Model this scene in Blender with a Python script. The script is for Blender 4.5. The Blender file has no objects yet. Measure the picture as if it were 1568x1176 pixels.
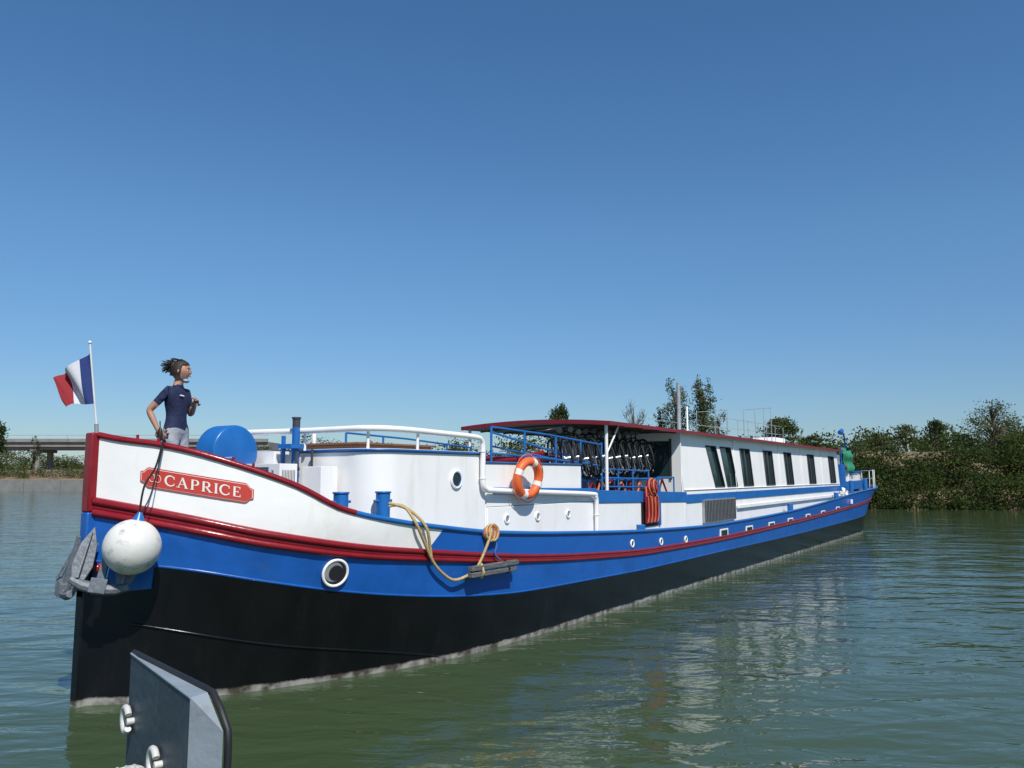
import bpy, bmesh, math, random
import numpy as np
from mathutils import Vector, Matrix
random.seed(7); rng=np.random.default_rng(7)
sc=bpy.context.scene
COL=sc.collection
R=math.radians
# ---------------------------------------------------------------- materials
def pm(name,col,rough=.5,var=.12,scale=3.,bump=0.,bscale=40.,metal=0.,coat=0.,dirt=None,dirt_amt=.5,dscale=2.,stretch=None,spec=.5):
    m=bpy.data.materials.new(name);m.use_nodes=True;nt=m.node_tree;N=nt.nodes;L=nt.links
    b=N["Principled BSDF"]
    tc=N.new("ShaderNodeTexCoord");mp=N.new("ShaderNodeMapping");L.new(tc.outputs["Object"],mp.inputs[0])
    if stretch: mp.inputs["Scale"].default_value=stretch
    no=N.new("ShaderNodeTexNoise");no.inputs["Scale"].default_value=scale;no.inputs["Detail"].default_value=6
    L.new(mp.outputs[0],no.inputs["Vector"])
    rmp=N.new("ShaderNodeValToRGB");e=rmp.color_ramp.elements
    e[0].position=.3;e[1].position=.7
    e[0].color=[max(0,c*(1-var)) for c in col]+[1];e[1].color=[min(1,c*(1+var)) for c in col]+[1]
    L.new(no.outputs[0],rmp.inputs[0]);out=rmp.outputs[0]
    if dirt:
        n2=N.new("ShaderNodeTexNoise");n2.inputs["Scale"].default_value=dscale;n2.inputs["Detail"].default_value=9;n2.inputs["Roughness"].default_value=.7
        L.new(mp.outputs[0],n2.inputs["Vector"])
        r2=N.new("ShaderNodeValToRGB");r2.color_ramp.elements[0].position=.56;r2.color_ramp.elements[1].position=.74
        r2.color_ramp.elements[0].color=(0,0,0,1);r2.color_ramp.elements[1].color=(dirt_amt,)*3+(1,)
        L.new(n2.outputs[0],r2.inputs[0])
        mx=N.new("ShaderNodeMixRGB");L.new(r2.outputs[0],mx.inputs[0]);L.new(out,mx.inputs[1]);mx.inputs[2].default_value=list(dirt)+[1];out=mx.outputs[0]
    L.new(out,b.inputs["Base Color"])
    b.inputs["Roughness"].default_value=rough;b.inputs["Metallic"].default_value=metal
    b.inputs["Coat Weight"].default_value=coat;b.inputs["Coat Roughness"].default_value=.08
    b.inputs["Specular IOR Level"].default_value=spec
    if bump>0:
        n3=N.new("ShaderNodeTexNoise");n3.inputs["Scale"].default_value=bscale;n3.inputs["Detail"].default_value=4
        L.new(tc.outputs["Object"],n3.inputs["Vector"])
        bp=N.new("ShaderNodeBump");bp.inputs["Strength"].default_value=1;bp.inputs["Distance"].default_value=bump
        L.new(n3.outputs[0],bp.inputs["Height"]);L.new(bp.outputs[0],b.inputs["Normal"])
    return m
WHITE=pm("white_paint",(.84,.83,.80),.32,.03,2,.004,3,dirt=(.48,.38,.26),dirt_amt=.3,dscale=3,stretch=(1,1,.2))
BLUE=pm("blue_paint",(.010,.096,.38),.30,.14,2.5,.018,2.2,dirt=(.05,.11,.26),dirt_amt=.45,dscale=4)
BLUE2=pm("blue_trim_paint",(.014,.13,.40),.33,.1,5,.001,30)
RED=pm("red_paint",(.22,.008,.014),.25,.15,6,.003,14,dirt=(.10,.02,.02),dirt_amt=.6,dscale=6)
REDR=pm("roof_edge_red",(.20,.012,.025),.4,.1,5)
DECK=pm("deck_paint",(.10,.14,.2),.7,.2,5)
WOOD=pm("varnished_wood",(.17,.075,.04),.45,.3,6,stretch=(1,12,12))
DARK=pm("dark_gap",(.012,.012,.014),.6,.2,5)
RUB=pm("black_rubber",(.015,.015,.016),.55,.2,20)
GLASS=pm("window_glass",(.018,.04,.04),.06,.3,1.5,.01,1.2)
FRAME=pm("window_frame_dark",(.05,.05,.055),.4,.1,5)
GREYM=pm("galvanised_steel",(.33,.35,.36),.5,.2,9,.003,30,metal=.4,dirt=(.2,.12,.07),dirt_amt=.5,dscale=8)
ANCH=pm("anchor_grey_paint",(.13,.15,.17),.5,.25,12,.008,25,dirt=(.08,.05,.04),dirt_amt=.8,dscale=9)
ORANGE=pm("life_ring_orange",(.75,.13,.03),.5,.1,9)
ROPEY=pm("rope_yellow",(.46,.34,.15),.9,.35,60,.006,120)
ROPEB=pm("rope_blue",(.05,.12,.30),.9,.3,60,.006,120)
ROPEO=pm("rope_orange",(.6,.16,.06),.9,.3,60,.006,120)
ROPEG=pm("rope_grey",(.42,.42,.40),.9,.3,60,.006,120)
BLKR=pm("rope_black",(.012,.012,.015),.9,.3,60)
GREEN=pm("green_tarp",(.03,.24,.12),.6,.2,4,.02,8)
SIGNR=pm("sign_red",(.50,.05,.035),.4,.06,8)
SIGNW=pm("sign_white",(.78,.74,.68),.4,.04,20)
# hull black with scum line near the water
def hull_black():
    m=pm("hull_black",(.005,.005,.006),.20,.3,4,.005,2.5,dirt=(.022,.018,.016),dirt_amt=.4,dscale=3,stretch=(1,1,.4),spec=.4)
    nt=m.node_tree;N=nt.nodes;L=nt.links;b=N["Principled BSDF"]
    src=b.inputs["Base Color"].links[0].from_socket
    tc=N.new("ShaderNodeTexCoord");sx=N.new("ShaderNodeSeparateXYZ");L.new(tc.outputs["Object"],sx.inputs[0])
    mpp=N.new("ShaderNodeMapping");mpp.inputs["Scale"].default_value=(1,1,.6);L.new(tc.outputs["Object"],mpp.inputs[0])
    n=N.new("ShaderNodeTexNoise");n.inputs["Scale"].default_value=2.2;n.inputs["Detail"].default_value=12;n.inputs["Roughness"].default_value=.75;L.new(mpp.outputs[0],n.inputs["Vector"])
    a=N.new("ShaderNodeMath");a.operation='MULTIPLY_ADD';L.new(n.outputs[0],a.inputs[0]);a.inputs[1].default_value=-.10;L.new(sx.outputs[2],a.inputs[2])
    c=N.new("ShaderNodeMapRange");c.inputs["From Min"].default_value=.018;c.inputs["From Max"].default_value=-.004;c.inputs["To Min"].default_value=0;c.inputs["To Max"].default_value=1;L.new(a.outputs[0],c.inputs["Value"])
    n2=N.new("ShaderNodeTexNoise");n2.inputs["Scale"].default_value=7;n2.inputs["Detail"].default_value=9;L.new(tc.outputs["Object"],n2.inputs["Vector"])
    rr=N.new("ShaderNodeValToRGB");rr.color_ramp.elements[0].color=(.07,.055,.045,1);rr.color_ramp.elements[1].color=(.31,.30,.27,1)
    rr.color_ramp.elements[0].position=.38;rr.color_ramp.elements[1].position=.6
    L.new(n2.outputs[0],rr.inputs[0])
    mx=N.new("ShaderNodeMixRGB");L.new(c.outputs[0],mx.inputs[0]);L.new(src,mx.inputs[1]);L.new(rr.outputs[0],mx.inputs[2]);L.new(mx.outputs[0],b.inputs["Base Color"])
    return m
HBLACK=hull_black()
def bulwark_mat():
    m=pm("bulwark_paint",(.84,.83,.80),.30,.03,2,.010,2.2,dirt=(.45,.36,.25),dirt_amt=.25,dscale=3,stretch=(1,1,.3))
    nt=m.node_tree;N=nt.nodes;L=nt.links;b=N["Principled BSDF"]
    src=b.inputs["Base Color"].links[0].from_socket
    tc=N.new("ShaderNodeTexCoord");sx=N.new("ShaderNodeSeparateXYZ");L.new(tc.outputs["Object"],sx.inputs[0])
    a=N.new("ShaderNodeMath");a.operation='MULTIPLY_ADD';L.new(sx.outputs[2],a.inputs[0]);a.inputs[1].default_value=-.95;L.new(sx.outputs[0],a.inputs[2])
    c=N.new("ShaderNodeMath");c.operation='GREATER_THAN';L.new(a.outputs[0],c.inputs[0]);c.inputs[1].default_value=3.12-.95*1.53
    n=N.new("ShaderNodeTexNoise");n.inputs["Scale"].default_value=3;n.inputs["Detail"].default_value=6;L.new(tc.outputs["Object"],n.inputs["Vector"])
    rr=N.new("ShaderNodeValToRGB");rr.color_ramp.elements[0].color=(.010,.090,.36,1);rr.color_ramp.elements[1].color=(.012,.115,.44,1)
    L.new(n.outputs[0],rr.inputs[0])
    mx=N.new("ShaderNodeMixRGB");L.new(c.outputs[0],mx.inputs[0]);L.new(src,mx.inputs[1]);L.new(rr.outputs[0],mx.inputs[2]);L.new(mx.outputs[0],b.inputs["Base Color"])
    return m
BULW=bulwark_mat()
# ---------------------------------------------------------------- mesh builder
class MB:
    def __init__(s): s.v=[];s.f=[];s.m=[];s.mats=[]
    def mi(s,mat):
        if mat not in s.mats: s.mats.append(mat)
        return s.mats.index(mat)
    def face(s,idx,mat): s.f.append(tuple(idx));s.m.append(s.mi(mat))
    def add(s,vs,fs,mat):
        o=len(s.v);s.v+= [tuple(p) for p in vs]
        for f in fs: s.face([o+i for i in f],mat)
    def box(s,a,b,mat):
        x0,y0,z0=[min(a[i],b[i]) for i in range(3)];x1,y1,z1=[max(a[i],b[i]) for i in range(3)]
        s.add([(x0,y0,z0),(x1,y0,z0),(x1,y1,z0),(x0,y1,z0),(x0,y0,z1),(x1,y0,z1),(x1,y1,z1),(x0,y1,z1)],
          [(0,3,2,1),(4,5,6,7),(0,1,5,4),(1,2,6,5),(2,3,7,6),(3,0,4,7)],mat)
    def prism(s,poly,d,mat,mat2=None):
        """poly: list of 3D points, extruded by vector d"""
        n=len(poly);d=Vector(d);vs=[Vector(p) for p in poly]+[Vector(p)+d for p in poly]
        o=len(s.v);s.v+=[tuple(p) for p in vs]
        s.face([o+i for i in range(n)][::-1],mat);s.face([o+n+i for i in range(n)],mat2 or mat)
        for i in range(n):
            j=(i+1)%n;s.face([o+i,o+j,o+n+j,o+n+i],mat)
    def tube(s,pts,r,mat,seg=8,closed=False,cap=True,flat=1.):
        pts=[Vector(p) for p in pts];n=len(pts)
        if not hasattr(r,'__len__'): r=[r]*n
        def tan(i):
            if closed: t=pts[(i+1)%n]-pts[i-1]
            else: t=pts[min(i+1,n-1)]-pts[max(i-1,0)]
            return t.normalized() if t.length>1e-9 else Vector((0,0,1))
        t0=tan(0);u=t0.orthogonal().normalized();o=len(s.v)
        for i in range(n):
            t=tan(i);u=(u-t*u.dot(t));u=u.normalized() if u.length>1e-6 else t.orthogonal().normalized()
            w=t.cross(u)
            for k in range(seg):
                a=2*math.pi*k/seg;s.v.append(tuple(pts[i]+(u*math.cos(a)+w*math.sin(a)*flat)*r[i]))
        for i in range(n if closed else n-1):
            j=(i+1)%n
            for k in range(seg):
                l=(k+1)%seg;s.face([o+i*seg+k,o+i*seg+l,o+j*seg+l,o+j*seg+k],mat)
        if cap and not closed:
            s.face([o+k for k in range(seg)][::-1],mat);s.face([o+(n-1)*seg+k for k in range(seg)],mat)
    def revolve(s,c,axis,prof,mat,seg=24):
        """prof: list of (dist along axis, radius)"""
        c=Vector(c);ax=Vector(axis).normalized()
        s.tube_rings([c+ax*d for d,_ in prof],ax,[q for _,q in prof],mat,seg)
    def tube_rings(s,cs,ax,rs,mat,seg):
        u=ax.orthogonal().normalized();w=ax.cross(u);o=len(s.v)
        for c,r in zip(cs,rs):
            for k in range(seg):
                a=2*math.pi*k/seg;s.v.append(tuple(c+(u*math.cos(a)+w*math.sin(a))*max(r,1e-4)))
        for i in range(len(cs)-1):
            for k in range(seg):
                l=(k+1)%seg;s.face([o+i*seg+k,o+i*seg+l,o+(i+1)*seg+l,o+(i+1)*seg+k],mat)
        s.face([o+k for k in range(seg)][::-1],mat);s.face([o+(len(cs)-1)*seg+k for k in range(seg)],mat)
    def ring(s,c,axis,R0,r,mat,seg=28,rs=8,a0=0,a1=2*math.pi,up=None):
        c=Vector(c);ax=Vector(axis).normalized()
        u=(Vector(up)-ax*Vector(up).dot(ax)).normalized() if up else ax.orthogonal().normalized();w=ax.cross(u)
        full=abs(a1-a0-2*math.pi)<1e-6
        n=seg if full else seg+1
        pts=[c+(u*math.cos(a0+(a1-a0)*i/seg)+w*math.sin(a0+(a1-a0)*i/seg))*R0 for i in range(n)]
        s.tube(pts,r,mat,rs,closed=full)
    def sphere(s,c,r,mat,seg=20,rings=12):
        c=Vector(c);rr=r if hasattr(r,'__len__') else (r,r,r);o=len(s.v)
        for i in range(rings+1):
            th=math.pi*i/rings
            for k in range(seg):
                a=2*math.pi*k/seg
                s.v.append((c.x+rr[0]*max(math.sin(th),1e-3)*math.cos(a),c.y+rr[1]*max(math.sin(th),1e-3)*math.sin(a),c.z+rr[2]*math.cos(th)))
        for i in range(rings):
            for k in range(seg):
                l=(k+1)%seg;s.face([o+i*seg+k,o+(i+1)*seg+k,o+(i+1)*seg+l,o+i*seg+l],mat)
    def build(s,name,parent=None,bevel=0,angle=35,smooth=True):
        me=bpy.data.meshes.new(name);me.from_pydata(s.v,[],s.f)
        for m in s.mats: me.materials.append(m)
        me.polygons.foreach_set("material_index",s.m)
        bm=bmesh.new();bm.from_mesh(me);bmesh.ops.recalc_face_normals(bm,faces=bm.faces);bm.to_mesh(me);bm.free()
        if smooth:
            me.polygons.foreach_set("use_smooth",[True]*len(me.polygons));me.set_sharp_from_angle(angle=R(angle))
        ob=bpy.data.objects.new(name,me);COL.objects.link(ob)
        if parent: ob.parent=parent
        if bevel:
            b=ob.modifiers.new("bevel",'BEVEL');b.width=bevel;b.segments=2;b.limit_method='ANGLE';b.angle_limit=R(40);b.harden_normals=False
        return ob
def empty(name,loc=(0,0,0),rz=0):
    e=bpy.data.objects.new(name,None);COL.objects.link(e);e.location=loc;e.rotation_euler=(0,0,rz);e.empty_display_size=.3;return e
def smooth_path(p,n=8):
    p=[Vector(q) for q in p];out=[]
    for i in range(len(p)-1):
        a=p[max(i-1,0)];b=p[i];c=p[i+1];d=p[min(i+2,len(p)-1)]
        for k in range(n):
            t=k/n;out.append(.5*((2*b)+(c-a)*t+(2*a-5*b+4*c-d)*t*t+(3*b-a-3*c+d)*t**3))
    out.append(p[-1]);return out
# ---------------------------------------------------------------- barge frame
O=Vector((-4.05,7.82,0));U=Vector((.55,.835,0)).normalized();NN=Vector((.835,-.55,0)).normalized()
def Wd(s,t,z): 
    p=O+U*s+NN*t;return Vector((p.x,p.y,z))
def P(s,t,z): return (s,-t,z)
HEAD=math.atan2(U.y,U.x)
barge=empty("river_barge",O,HEAD)
def pch(tab):
    xs=[a for a,_ in tab];ys=[b for _,b in tab];n=len(xs)
    d=[(ys[i+1]-ys[i])/(xs[i+1]-xs[i]) for i in range(n-1)]
    m=[d[0]]+[0 if d[i-1]*d[i]<=0 else 2*d[i-1]*d[i]/(d[i-1]+d[i]) for i in range(1,n-1)]+[d[-1]]
    def f(x):
        if x<=xs[0]: return ys[0]
        if x>=xs[-1]: return ys[-1]
        i=max(k for k in range(n-1) if xs[k]<=x);h=xs[i+1]-xs[i];t=(x-xs[i])/h
        return ys[i]*(2*t**3-3*t*t+1)+m[i]*h*(t**3-2*t*t+t)+ys[i+1]*(-2*t**3+3*t*t)+m[i+1]*h*(t**3-t*t)
    return f
WLf=pch([(0,.03),(.3,.35),(.8,.72),(1.8,1.2),(2.9,1.6),(4,1.8),(5.5,1.85),(28,1.85),(30,1.6),(31.5,1.0),(32.4,.25),(33,.03)])
RLf=pch([(0,.05),(.3,.5),(.8,1.05),(1.6,1.55),(3,1.85),(4.5,1.95),(30.5,1.95),(32.5,1.8),(34,1.4),(35,.8),(35.5,.05)])
RZ=pch([(0,2.53),(.11,2.49),(.36,2.43),(.77,2.27),(1.25,2.06),(1.77,1.79),(2.38,1.65),(3.13,1.54),(4.11,1.43),(6.5,1.29),(8.9,1.19),(12.3,1.12),(17.4,1.17),(23.7,1.37),(27,1.51),(33,1.67),(36,1.75)])
SZ=pch([(0,1.84),(.38,1.72),(1.06,1.52),(2.03,1.34),(2.79,1.25),(4.72,1.06),(6.5,.94),(8.95,.84),(12.3,.82),(17.4,.87),(25.8,1.03),(33,1.25),(36,1.35)])
BZ=pch([(0,1.33),(.41,1.27),(1.13,1.10),(1.73,.97),(2.5,.84),(3.5,.72),(4.8,.63),(6.5,.59),(9,.55),(12.3,.55),(17.4,.54),(25.9,.58),(33,.75),(36,.9)])
def hw(s,z):
    f=max(0,min(1,z/1.6));return WLf(s)*(1-f)+RLf(s)*f
def hp(s,z,off=0.):
    """hull point (barge local) on camera side, offset outward"""
    e=.02;t=hw(s,z);dt=(hw(s+e,z)-hw(s-e,z))/(2*e) if s>e else (hw(s+e,z)-t)/e
    n=Vector((-dt,1)).normalized()   # (s,t)
    return Vector((s+n.x*off,-(t+n.y*off),z))
def hn(s,z):
    a=hp(s,z,0);b=hp(s,z,1);return (b-a).normalized()
# ---------------------------------------------------------------- hull
st=[0,.04,.09,.15,.22,.3,.4,.5,.6,.7,.8,.9,1.,1.15,1.3,1.45,1.6,1.8,2,2.2,2.4,2.6,2.8,3,3.25,3.5,3.75,4,4.3,4.6,5,5.5]+list(np.arange(6,28,.75))+[28,28.5,29,29.5,30,30.5,31,31.5,32,32.4,32.8,33.2,33.6,34,34.3,34.6,34.8,35,35.2,35.35,35.5]
mb=MB()
def levels(s):
    b=BZ(s);k=SZ(s);r=RZ(s)
    return [-.5,-.1,b*.2,b*.4,b*.6,b*.8,b, b+(k-b)*.33,b+(k-b)*.66,k, k+(r-k)*.33,k+(r-k)*.66,r]
lm=[HBLACK]*6+[BLUE]*3+[BULW]*3
for side in (1,-1):
    o=len(mb.v);nl=13
    for s in st:
        for z in levels(s):
            t=hw(s,max(z,0)); 
            mb.v.append((s,-t*side,z))
    for i in range(len(st)-1):
        for j in range(nl-1):
            mb.face([o+i*nl+j,o+(i+1)*nl+j,o+(i+1)*nl+j+1,o+i*nl+j+1],lm[j])
hull=mb.build("hull",barge,angle=60)
# inner bulwark + deck
mb=MB();o=0
DZ=lambda s:(1.70 if s<1.6 else min(1.70,RZ(s)-.09) if s<4.0 else RZ(s)-.12)
for s in st:
    t=max(hw(s,1.6)-.05,.005);r=RZ(s)-.005;d=min(DZ(s),r-.03)
    mb.v+=[(s+.02,-t,r),(s+.02,-t,d),(s+.02,t,d),(s+.02,t,r)]
for i in range(len(st)-1):
    a=4*i;b=a+4
    mb.face([a,b,b+1,a+1],BLUE2);mb.face([a+1,b+1,b+2,a+2],DECK);mb.face([a+2,b+2,b+3,a+3],BLUE2)
mb.build("deck",barge)
# stem bar
mb=MB()
for z0,z1,m in [(-.4,1.33,HBLACK),(1.33,1.79,BLUE),(1.79,2.55,RED)]:
    mb.box(P(-.07,.06,z0),P(.06,-.06,z1),m)
mb.build("stem_bar",barge,bevel=.015)
# rails and strakes
mb=MB()
for side in (1,-1):
    ss=[s for s in st]
    fine=[]
    for a,b in zip(ss[:-1],ss[1:]): fine+=[a,(a+b)/2]
    fine.append(ss[-1])
    def run(zf,off,r,m,s0=0,s1=99,flat=1):
        pts=[];rr=[]
        for s in fine:
            if s0<=s<=s1:
                p=hp(s,zf(s),off);p.y*=side;pts.append(p);rr.append(r(s) if callable(r) else r)
        mb.tube(pts,rr,m,8,flat=flat)
    run(RZ,0,.030,RED,0,1.9);run(RZ,0,.028,BLUE2,1.9,99)
    tr=lambda s:.040-.018*min(1,s/6)
    run(lambda s:SZ(s)+.055-.022*min(1,s/5),.008,tr,RED);run(lambda s:SZ(s)-.052+.022*min(1,s/5),.008,tr,RED)
    run(SZ,-.005,.03,RED)
    run(pch([(.25,.74),(1.3,.455),(2.7,.18),(3.3,.05)]),.0,.014,HBLACK,.25,3.3)
    run(BZ,-.012,.018,BLUE,0,99)
# small cleats on the red bow rail
for s in (.2,.32,.8,.95):
    p=hp(s,RZ(s)+.02,-.03);mb.tube([p,p+Vector((0,0,.045))],.014,RED,7)
mb.build("rails_and_rubbing_strakes",barge,angle=60)
# ---------------------------------------------------------------- name board
arc=[0];ds=.01
for i in range(1,160):
    a=hp((i-1)*ds+.1,2.1);b=hp(i*ds+.1,2.1);arc.append(arc[-1]+(b-a).length)
def s_of(a):
    for i in range(len(arc)-1):
        if arc[i+1]>=a: return .1+ds*(i+(a-arc[i])/(arc[i+1]-arc[i]))
    return .1+ds*(len(arc)-1)
def a_of(s):
    k=(s-.1)/ds;i=int(k);return arc[i]+(arc[i+1]-arc[i])*(k-i)
A0=a_of(.235);A1=a_of(.96);LB=A1-A0
def bmap(a,b,off):
    s=s_of(A0+a);zc=2.135+(1.955-2.135)*(a/LB);return hp(s,zc+b,off)
def hh(a,H=.097):
    x=min(a,LB-a)
    if x<.035: return .045+ .012*math.sin(x/.035*math.pi/2)
    if x<.085: return .057+(H-.057)*math.sin((x-.035)/.05*math.pi/2)
    return H
def board(mb,inset,off,mat,H=.097):
    n=90;o=len(mb.v)
    for i in range(n+1):
        a=inset+(LB-2*inset)*i/n;h=hh(a if inset==0 else max(0,a-inset*.2),H)-inset
        for j in range(5): mb.v.append(tuple(bmap(a,-h+2*h*j/4,off)))
    for i in range(n):
        for j in range(4): mb.face([o+i*5+j,o+(i+1)*5+j,o+(i+1)*5+j+1,o+i*5+j+1],mat)
mb=MB();board(mb,0,.012,SIGNR);board(mb,.011,.0145,SIGNW);board(mb,.016,.017,SIGNR)
for cx in (.115,.165):
    pts=[bmap(cx+.03*math.cos(q)*1.,.03*math.sin(q)*1.2,.02) for q in np.linspace(0,2*math.pi,24,endpoint=False)]
    mb.tube(pts,.003,SIGNW,5,closed=True)
mb.build("name_board",barge,smooth=False)
# serif letters drawn as strokes
def glyph(ch):
    T=.17;t=.07
    if ch=='I': return .28,[[(.14,.03),(.14,.97)]],[T],[(.14,0),(.14,1)]
    if ch=='C':
        a=[(.45+.40*math.cos(q),.5+.48*math.sin(q)) for q in np.linspace(R(42),R(318),16)]
        return .84,[a,[(.76,.66),(.76,.95)],[(.76,.08),(.76,.30)]],[[t+ (T-t)*max(0,math.sin(math.pi*k/15))for k in range(16)],t*.8,t*.8],[]
    if ch=='A': return .92,[[(.12,.0),(.46,1.0)],[(.44,1.0),(.80,.0)],[(.24,.34),(.68,.34)]],[t,T,t*.9],[(.12,0),(.80,0)]
    if ch in 'PR':
        b=[(.2,.96),(.45,.96)]+[(.45+.22*math.cos(q),.72+.24*math.sin(q)) for q in np.linspace(R(80),R(-80),8)]+[(.45,.48),(.2,.48)]
        wd=[t,t]+[t+(T-t)*math.sin(math.pi*(k+.5)/8) for k in range(8)]+[t,t]
        g=[[(.2,0),(.2,1)],b];w=[T,wd];sr=[(.2,0)]
        if ch=='R': g.append([(.42,.48),(.78,.0)]);w.append(T*.9);sr.append((.80,0));return .92,g,w,sr
        return .76,g,w,sr
    if ch=='E': return .76,[[(.2,0),(.2,1)],[(.1,.965),(.64,.965)],[(.2,.5),(.5,.5)],[(.1,.035),(.68,.035)],[(.64,.78),(.64,1)],[(.68,0),(.68,.24)],[(.5,.4),(.5,.6)]],[T,t,t,t,t*.8,t*.8,t*.8],[]
mb=MB();Hh=.098;gl=[];tot=0
for ch in "CAPRICE":
    g=glyph(ch);gl.append((tot,g));tot+=g[0]+.16
span=(LB-.10)-.235;kx=span/tot
for x0,(wd,strokes,ths,serifs) in gl:
    for pl,th in zip(strokes,ths):
        n=len(pl)
        if not hasattr(th,'__len__'): th=[th]*n
        if n==2:
            pl=[(pl[0][0]+(pl[1][0]-pl[0][0])*k/4,pl[0][1]+(pl[1][1]-pl[0][1])*k/4) for k in range(5)];th=[th[0]]*5;n=5
        o=len(mb.v)
        for i in range(n):
            a=Vector(pl[max(i-1,0)]);b=Vector(pl[min(i+1,n-1)]);d=(b-a).normalized();nn=Vector((-d.y,d.x))*th[i]/2
            for sg in (1,-1):
                q=Vector(pl[i])+nn*sg;mb.v.append(tuple(bmap(.235+(x0+q.x)*kx,(q.y-.5)*Hh,.021)))
        for i in range(n-1): mb.face([o+2*i,o+2*i+1,o+2*i+3,o+2*i+2],SIGNW)
    for sx,sy in serifs:
        yy=.03 if sy==0 else .97;o=len(mb.v)
        for dx,dy in [(-.15,-.03),(.15,-.03),(.15,.03),(-.15,.03)]: mb.v.append(tuple(bmap(.235+(x0+sx+dx)*kx,(yy+dy-.5)*Hh,.0222)))
        mb.face([o,o+1,o+2,o+3],SIGNW)
mb.build("name_lettering",barge,smooth=False)
# ---------------------------------------------------------------- fore cabin & trunk
def rrect(s0,s1,t,rad,n=8,rback=.02):
    pts=[]
    for i in range(n+1):
        a=math.pi/2*i/n;pts.append((s0+rad-rad*math.sin(a)*1.0,-t+rad-rad*math.cos(a)))
    for i in range(n+1):
        a=math.pi/2*i/n;pts.append((s0+rad-rad*math.cos(a),t-rad+rad*math.sin(a)))
    pts+=[(s1,t),(s1,-t)]
    return pts
def slab(mb,pl,z0,z1,mat,top=None):
    n=len(pl);o=len(mb.v)
    mb.v+=[P(s,t,z0) for s,t in pl]+[P(s,t,z1) for s,t in pl]
    for i in range(n):
        j=(i+1)%n;mb.face([o+i,o+j,o+n+j,o+n+i],mat)
    mb.face([o+n+i for i in range(n)],top or mat);mb.face([o+i for i in range(n)][::-1],mat)
mb=MB()
slab(mb,rrect(2.35,4.45,1.5,.4),1.3,2.41,WHITE)
slab(mb,rrect(2.32,4.48,1.53,.42),2.413,2.445,BLUE2,WHITE)
slab(mb,[(4.45,-1.47),(4.45,1.47),(7.15,1.47),(7.15,-1.47)],1.3,2.30,WHITE)
slab(mb,[(4.45,-1.49),(4.45,1.49),(7.17,1.49),(7.17,-1.49)],2.302,2.325,BLUE2,DECK)
mb.build("fore_cabin",barge,bevel=.012)
mb=MB()
def band(s0,s1,t,z0a,z1a,z0b,z1b,mat,th=.02):
    for sd in (1,-1):
        mb.prism([P(s0,t*sd,z0a),P(s1,t*sd,z0b),P(s1,t*sd,z1b),P(s0,t*sd,z1a)],(0,-th*sd,0),mat)
slab(mb,[(4.5,-1.5),(4.5,1.5),(11.5,1.5),(11.5,-1.5)],.95,1.72,WHITE,DECK)
slab(mb,[(11.5,-1.5),(11.5,1.5),(28,1.5),(28,-1.5)],.85,1.60,WHITE)
band(4.62,7.6,1.5,1.89,1.98,1.83,1.93,BLUE2,.018)
band(7.6,11.6,1.5,1.69,1.90,1.60,1.80,BLUE2,.018)
band(11.6,28,1.5,1.57,1.75,1.60,1.78,BLUE2,.018)
mb.prism([P(4.5,1.485,1.72),P(7.6,1.485,1.72),P(7.6,1.485,1.9),P(4.5,1.485,1.95)],(0,.03,0),WHITE)
band(27.98,32,1.3,1.57,1.9,1.6,1.95,BLUE2,.02)
band(14.8,27,1.52,1.36,1.44,1.40,1.48,WHITE,.05)
mb.build("side_trunk",barge,bevel=.008)
mb=MB()
def porth(s,t,z,r):
    mb.ring(P(s,t+.01,z),(0,-1,0),r,.020,WHITE,24,8)
    mb.ring(P(s,t+.012,z),(0,-1,0),r*.86,.012,BLUE2,24,6)
    mb.revolve(P(s,t+.004,z),(0,-1,0),[(0,r),(.006,r)],GLASS,24)
porth(3.80,1.5,2.09,.105)
for s in (4.95,5.75,6.65):
    mb.ring(P(s,1.51,1.55),(0,-1,0),.055,.014,WHITE,16,6);mb.revolve(P(s,1.505,1.55),(0,-1,0),[(0,.05),(.004,.05)],GREYM,16)
mb.box(P(12.5,1.50,1.12),P(14.6,1.56,1.62),GREYM)
for i in range(22): mb.box(P(12.53+i*.095,1.565,1.14),P(12.56+i*.095,1.575,1.60),FRAME)
mb.box(P(9.36,1.50,1.20),P(10.12,1.515,1.90),DARK)
for k in range(11):
    s=9.42+.05*k;j=random.uniform(-.04,.04)
    mb.tube(smooth_path([P(s+.03,1.54,1.92),P(s+j,1.58,1.7),P(s-j,1.57,1.45+j),P(s+.03,1.56,1.28),P(s+.06,1.58,1.4),P(s+.02+j,1.6,1.75)],5),.017,[RED,ROPEO,RED][k%3],6)
for k in range(4): mb.ring(P(9.7+.03*k,1.58+.015*k,1.93),(.1*k,-1,.1),.15-.015*k,.018,[ROPEO,RED][k%2],18,6)
mb.box(P(10.14,1.50,1.2),P(10.22,1.53,1.95),BLUE2)
mb.build("trunk_fittings",barge,bevel=.004)
mb=MB()
pts=[P(2.1,-1.2,2.66),P(2.15,-.4,2.66),P(2.25,.4,2.66),P(2.3,1.0,2.665),P(2.38,1.35,2.67),P(2.75,1.5,2.67),P(3.4,1.54,2.655),P(4.1,1.56,2.635),P(4.26,1.56,2.60),P(4.3,1.56,2.5),P(4.3,1.56,2.2),P(4.31,1.56,2.02),P(4.38,1.56,1.96),P(4.55,1.56,1.94),P(6.0,1.56,1.89),P(7.35,1.56,1.84),P(7.46,1.56,1.80),P(7.5,1.56,1.7),P(7.5,1.56,1.2)]
mb.tube(smooth_path(pts,5),.036,WHITE,12)
for s,t in [(2.42,1.3),(3.05,1.5),(2.3,.4)]: mb.tube([P(s,t,2.43),P(s,t,2.67)],.018,WHITE,8)
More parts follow.
